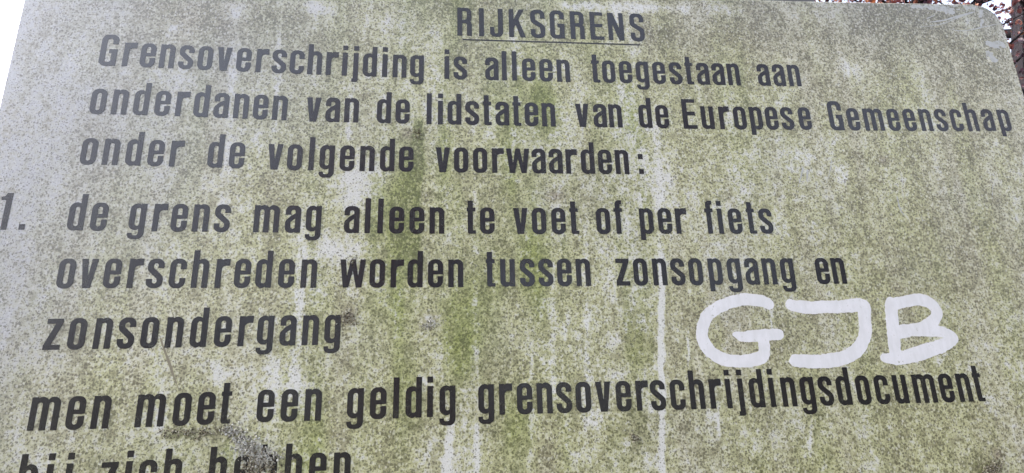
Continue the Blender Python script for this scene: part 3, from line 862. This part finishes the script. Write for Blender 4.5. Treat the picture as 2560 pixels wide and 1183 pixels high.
# lichen: crusts of little curled flakes standing off the plate
def lichen(spots, mat, label, seed, size=0.0016):
    r = random.Random(seed)
    verts, faces = [], []
    for (cx, cz, sx, sz, ang, n) in spots:
        for _ in range(n):
            a, b = r.gauss(0, 0.5), r.gauss(0, 0.5)
            ca, sa = math.cos(ang), math.sin(ang)
            x = cx + a * sx * ca - b * sz * sa
            z = cz + a * sx * sa + b * sz * ca
            L = size * r.uniform(0.6, 1.7); Wd = L * r.uniform(0.35, 0.8); th = r.uniform(0, 6.28)
            d = Vector((math.cos(th), 0, math.sin(th))); e = Vector((-math.sin(th), 0, math.cos(th)))
            lift = r.uniform(0.0003, 0.0016)
            p = Vector((x, 0.0002, z)) + SHIFT
            i0 = len(verts)
            for t, w, y in ((0, 0.7, 0), (0.35, 1.0, 0.45), (0.75, 0.8, 0.9), (1.0, 0.3, 1.0)):
                c = p + d * (t * L) + Vector((0, -y * lift - 0.0003, 0))
                bend = e * (r.uniform(-0.2, 0.2) * L)
                verts += [c - e * Wd * w * 0.5 + bend, c + Vector((0, -0.0003, 0)) + bend, c + e * Wd * w * 0.5 + bend]
            for s in range(3):
                k = i0 + s * 3
                faces += [(k, k + 1, k + 4, k + 3), (k + 1, k + 2, k + 5, k + 4)]
    o = mesh_obj('lichen_patch', verts, faces, mat, sign)
    o['label'] = label
    return o
LICHEN = [
    ('crust', 'brown crust flaking over the top of the letter w', [(0.34022, 0.1894, 0.00539, 0.00637, 0, 34)], 0.0013),
    ('crust', 'brown and grey lichen crust below the word moet', [(0.14937, -0.00807, 0.01176, 0.00686, 0, 50), (0.17304, -0.00837, 0.0294, 0.00637, 0, 95), (0.19893, -0.00743, 0.01666, 0.00441, 0.1, 45)], 0.0015),
    ('lichen', 'pale feathery lichen above the word hebben', [(0.21296, -0.00829, 0.00784, 0.00441, 0.2, 45), (0.22602, -0.01691, 0.02156, 0.00833, -0.8, 190), (0.24102, -0.02815, 0.0196, 0.01372, -0.6, 290), (0.25395, -0.03628, 0.01176, 0.00784, 0.6, 120), (0.26722, -0.03801, 0.01372, 0.00588, 0, 40)], 0.0018),
    ('crust', 'dark brown clump covering part of the word hebben', [(0.24363, -0.0478, 0.01176, 0.01274, 0, 230), (0.25911, -0.04581, 0.01666, 0.00784, -0.6, 90)], 0.0021),
    ('crust', 'dark crust at the lower right of the sign', [(1.14556, -0.08192, 0.01862, 0.00882, 0.5, 260)], 0.0015),
    ('crust', 'small dark crust above the streaked algae', [(0.4201, 0.36639, 0.00686, 0.0098, 0, 70)], 0.0011),
    ('crust', 'small grey crust beside the word zonsondergang', [(0.34057, 0.11919, 0.0098, 0.01078, 0.9, 130)], 0.0013),
    ('lichen', 'small pale lichen fleck under the word worden', [(0.43733, 0.10957, 0.01176, 0.00686, 0.2, 110)], 0.0013),
    ('crust', 'tiny dark crusts under the word grensoverschrijdingsdocument', [(0.68464, -0.03048, 0.00784, 0.00441, -0.5, 70)], 0.0012),
]
for i, (mk, lab, spots, size) in enumerate(LICHEN):
    lichen(spots, MAT[mk], lab, 100 + i, size)

# steel behind the plate
v, f = box(0.185, 1.053, 0.030, 0.080, 2.115, 2.2965)
rail = mesh_obj('rear_rail', v, f, MAT['steel'], sign)
rail['label'] = 'dark flat steel rail behind the top edge'
for px in (-0.30, 0.36):
    v, f = tube([(px, 0.125, -0.4), (px, 0.125, 2.25)], [0.038, 0.038], 20)
    mesh_obj('post', v, f, MAT['steel'], sign, True)
rail.data.transform(Matrix.Translation((-0.619, 0, 0)))
bev = rail.modifiers.new('bevel', 'BEVEL'); bev.width = 0.003; bev.segments = 2

# ------------------------------------------------------------------ ground and trees
g = mesh_obj('ground', [(-600, -600, 0), (600, -600, 0), (600, 600, 0), (-600, 600, 0)], [(0, 1, 2, 3)], MAT['ground'])
tag(g, kind='structure')

def tree(loc, height, crown_z, crown_r, crown_h, nleaf, trunk_r, seed, label, leaf=0.038):
    r = random.Random(seed)
    root = empty('beech_tree', loc)
    tag(root, label, 'tree')
    tv, tf = [], []
    def add(pts, rad, seg):
        v, f = tube(pts, rad, seg)
        b = len(tv); tv.extend(v); tf.extend([tuple(b + i for i in q) for q in f])
    zs = [height * i / 8 for i in range(9)]
    pts = [(r.uniform(-.03, .03) + 0.16 * max(0, z - 4.3), r.uniform(-.03, .03) - 0.16 * max(0, z - 4.3), z - 0.2 * (z == 0)) for z in zs]
    add(pts, [trunk_r * (1.25 if i == 0 else 1 - i / 9.5) for i in range(9)], 16)
    tips = []
    for i in range(26):
        z0 = r.uniform(crown_z - crown_h * 0.55, crown_z + crown_h * 0.5)
        az = r.uniform(0, 6.283); L = crown_r * r.uniform(0.6, 1.05)
        k = min(max(z0 / height * 8, 0), 7.99); j = int(k)
        p = Vector(pts[j]).lerp(Vector(pts[j + 1]), k - j)
        path = [p]
        d = Vector((math.cos(az), math.sin(az), r.uniform(0.1, 0.7))).normalized()
        for s in range(5):
            d = (d + Vector((r.uniform(-.25, .25), r.uniform(-.25, .25), r.uniform(-.18, .12)))).normalized()
            path.append(path[-1] + d * L / 5)
        add(path, [0.045 * (1 - s / 5.6) for s in range(6)], 6)
        tips += path[2:]
        for s in (2, 3, 4):
            for _ in range(3):
                q = [path[s]]
                dd = (d + Vector((r.uniform(-1, 1), r.uniform(-1, 1), r.uniform(-.6, .6)))).normalized()
                for _k in range(3):
                    dd = (dd + Vector((r.uniform(-.3, .3), r.uniform(-.3, .3), r.uniform(-.3, .2)))).normalized()
                    q.append(q[-1] + dd * crown_r * 0.11)
                add(q, [0.012, 0.009, 0.006, 0.003], 4)
                tips += q[1:]
    mesh_obj('trunk', tv, tf, MAT['bark'], root, True)
    lv, lf = [], []
    for _ in range(nleaf):
        c = r.choice(tips) + Vector((r.gauss(0, .17), r.gauss(0, .17), r.gauss(0, .14)))
        a = Vector((r.uniform(-1, 1), r.uniform(-1, 1), r.uniform(-.9, .2))).normalized()
        n = Vector((r.uniform(-1, 1), r.uniform(-1, 1), r.uniform(-.3, 1))).normalized()
        b = a.cross(n).normalized(); n = b.cross(a)
        L = leaf * r.uniform(0.65, 1.25); W = L * r.uniform(.28, .38)
        i0 = len(lv)
        lv += [c, c + a * L * .3 + b * W + n * .15 * W, c + a * L * .65 + b * W * .85 + n * .1 * W, c + a * L - n * .1 * L,
               c + a * L * .65 - b * W * .85 + n * .1 * W, c + a * L * .3 - b * W + n * .15 * W, c + a * L * .45 - n * .12 * W]
        lf += [(i0, i0 + 6, i0 + 1), (i0 + 1, i0 + 6, i0 + 2), (i0 + 2, i0 + 6, i0 + 3), (i0 + 3, i0 + 6, i0 + 4), (i0 + 4, i0 + 6, i0 + 5), (i0 + 5, i0 + 6, i0)]
    mesh_obj('crown', lv, lf, MAT['leaf'], root)
    return root
tree((4.80, 3.40, 0), 10.5, 5.6, 2.9, 4.6, 31000, 0.21, 5, 'autumn beech with red-brown leaves behind the right edge of the sign')
facing = tree((0.1, -7.0, 0), 7.8, 4.3, 3.3, 4.8, 19000, 0.2, 9, 'leafy tree added out of view, mirrored darkly in the sign lettering', 0.09)  # unseen tree behind the camera, added to darken the reflection in the lettering
facing['group'] = 'trees added out of view for dark reflections'
for az, dist, sc in ((24, 9.0, 0.95), (41, 11.0, 0.95), (58, 11.0, 1.0), (-17, 12.5, 1.0), (-34, 15.0, 0.95), (-51, 17.0, 1.0)):  # more unseen copies, added where the lettering should mirror something dark
    c = facing.copy(); col.objects.link(c)
    a = math.radians(az)
    c.location = (math.sin(a) * dist, -math.cos(a) * dist, 0)
    c.rotation_euler = (0, 0, az * 0.11)
    c.scale = (sc, sc, sc)
    for ch in list(facing.children):
        d = ch.copy(); col.objects.link(d); d.parent = c
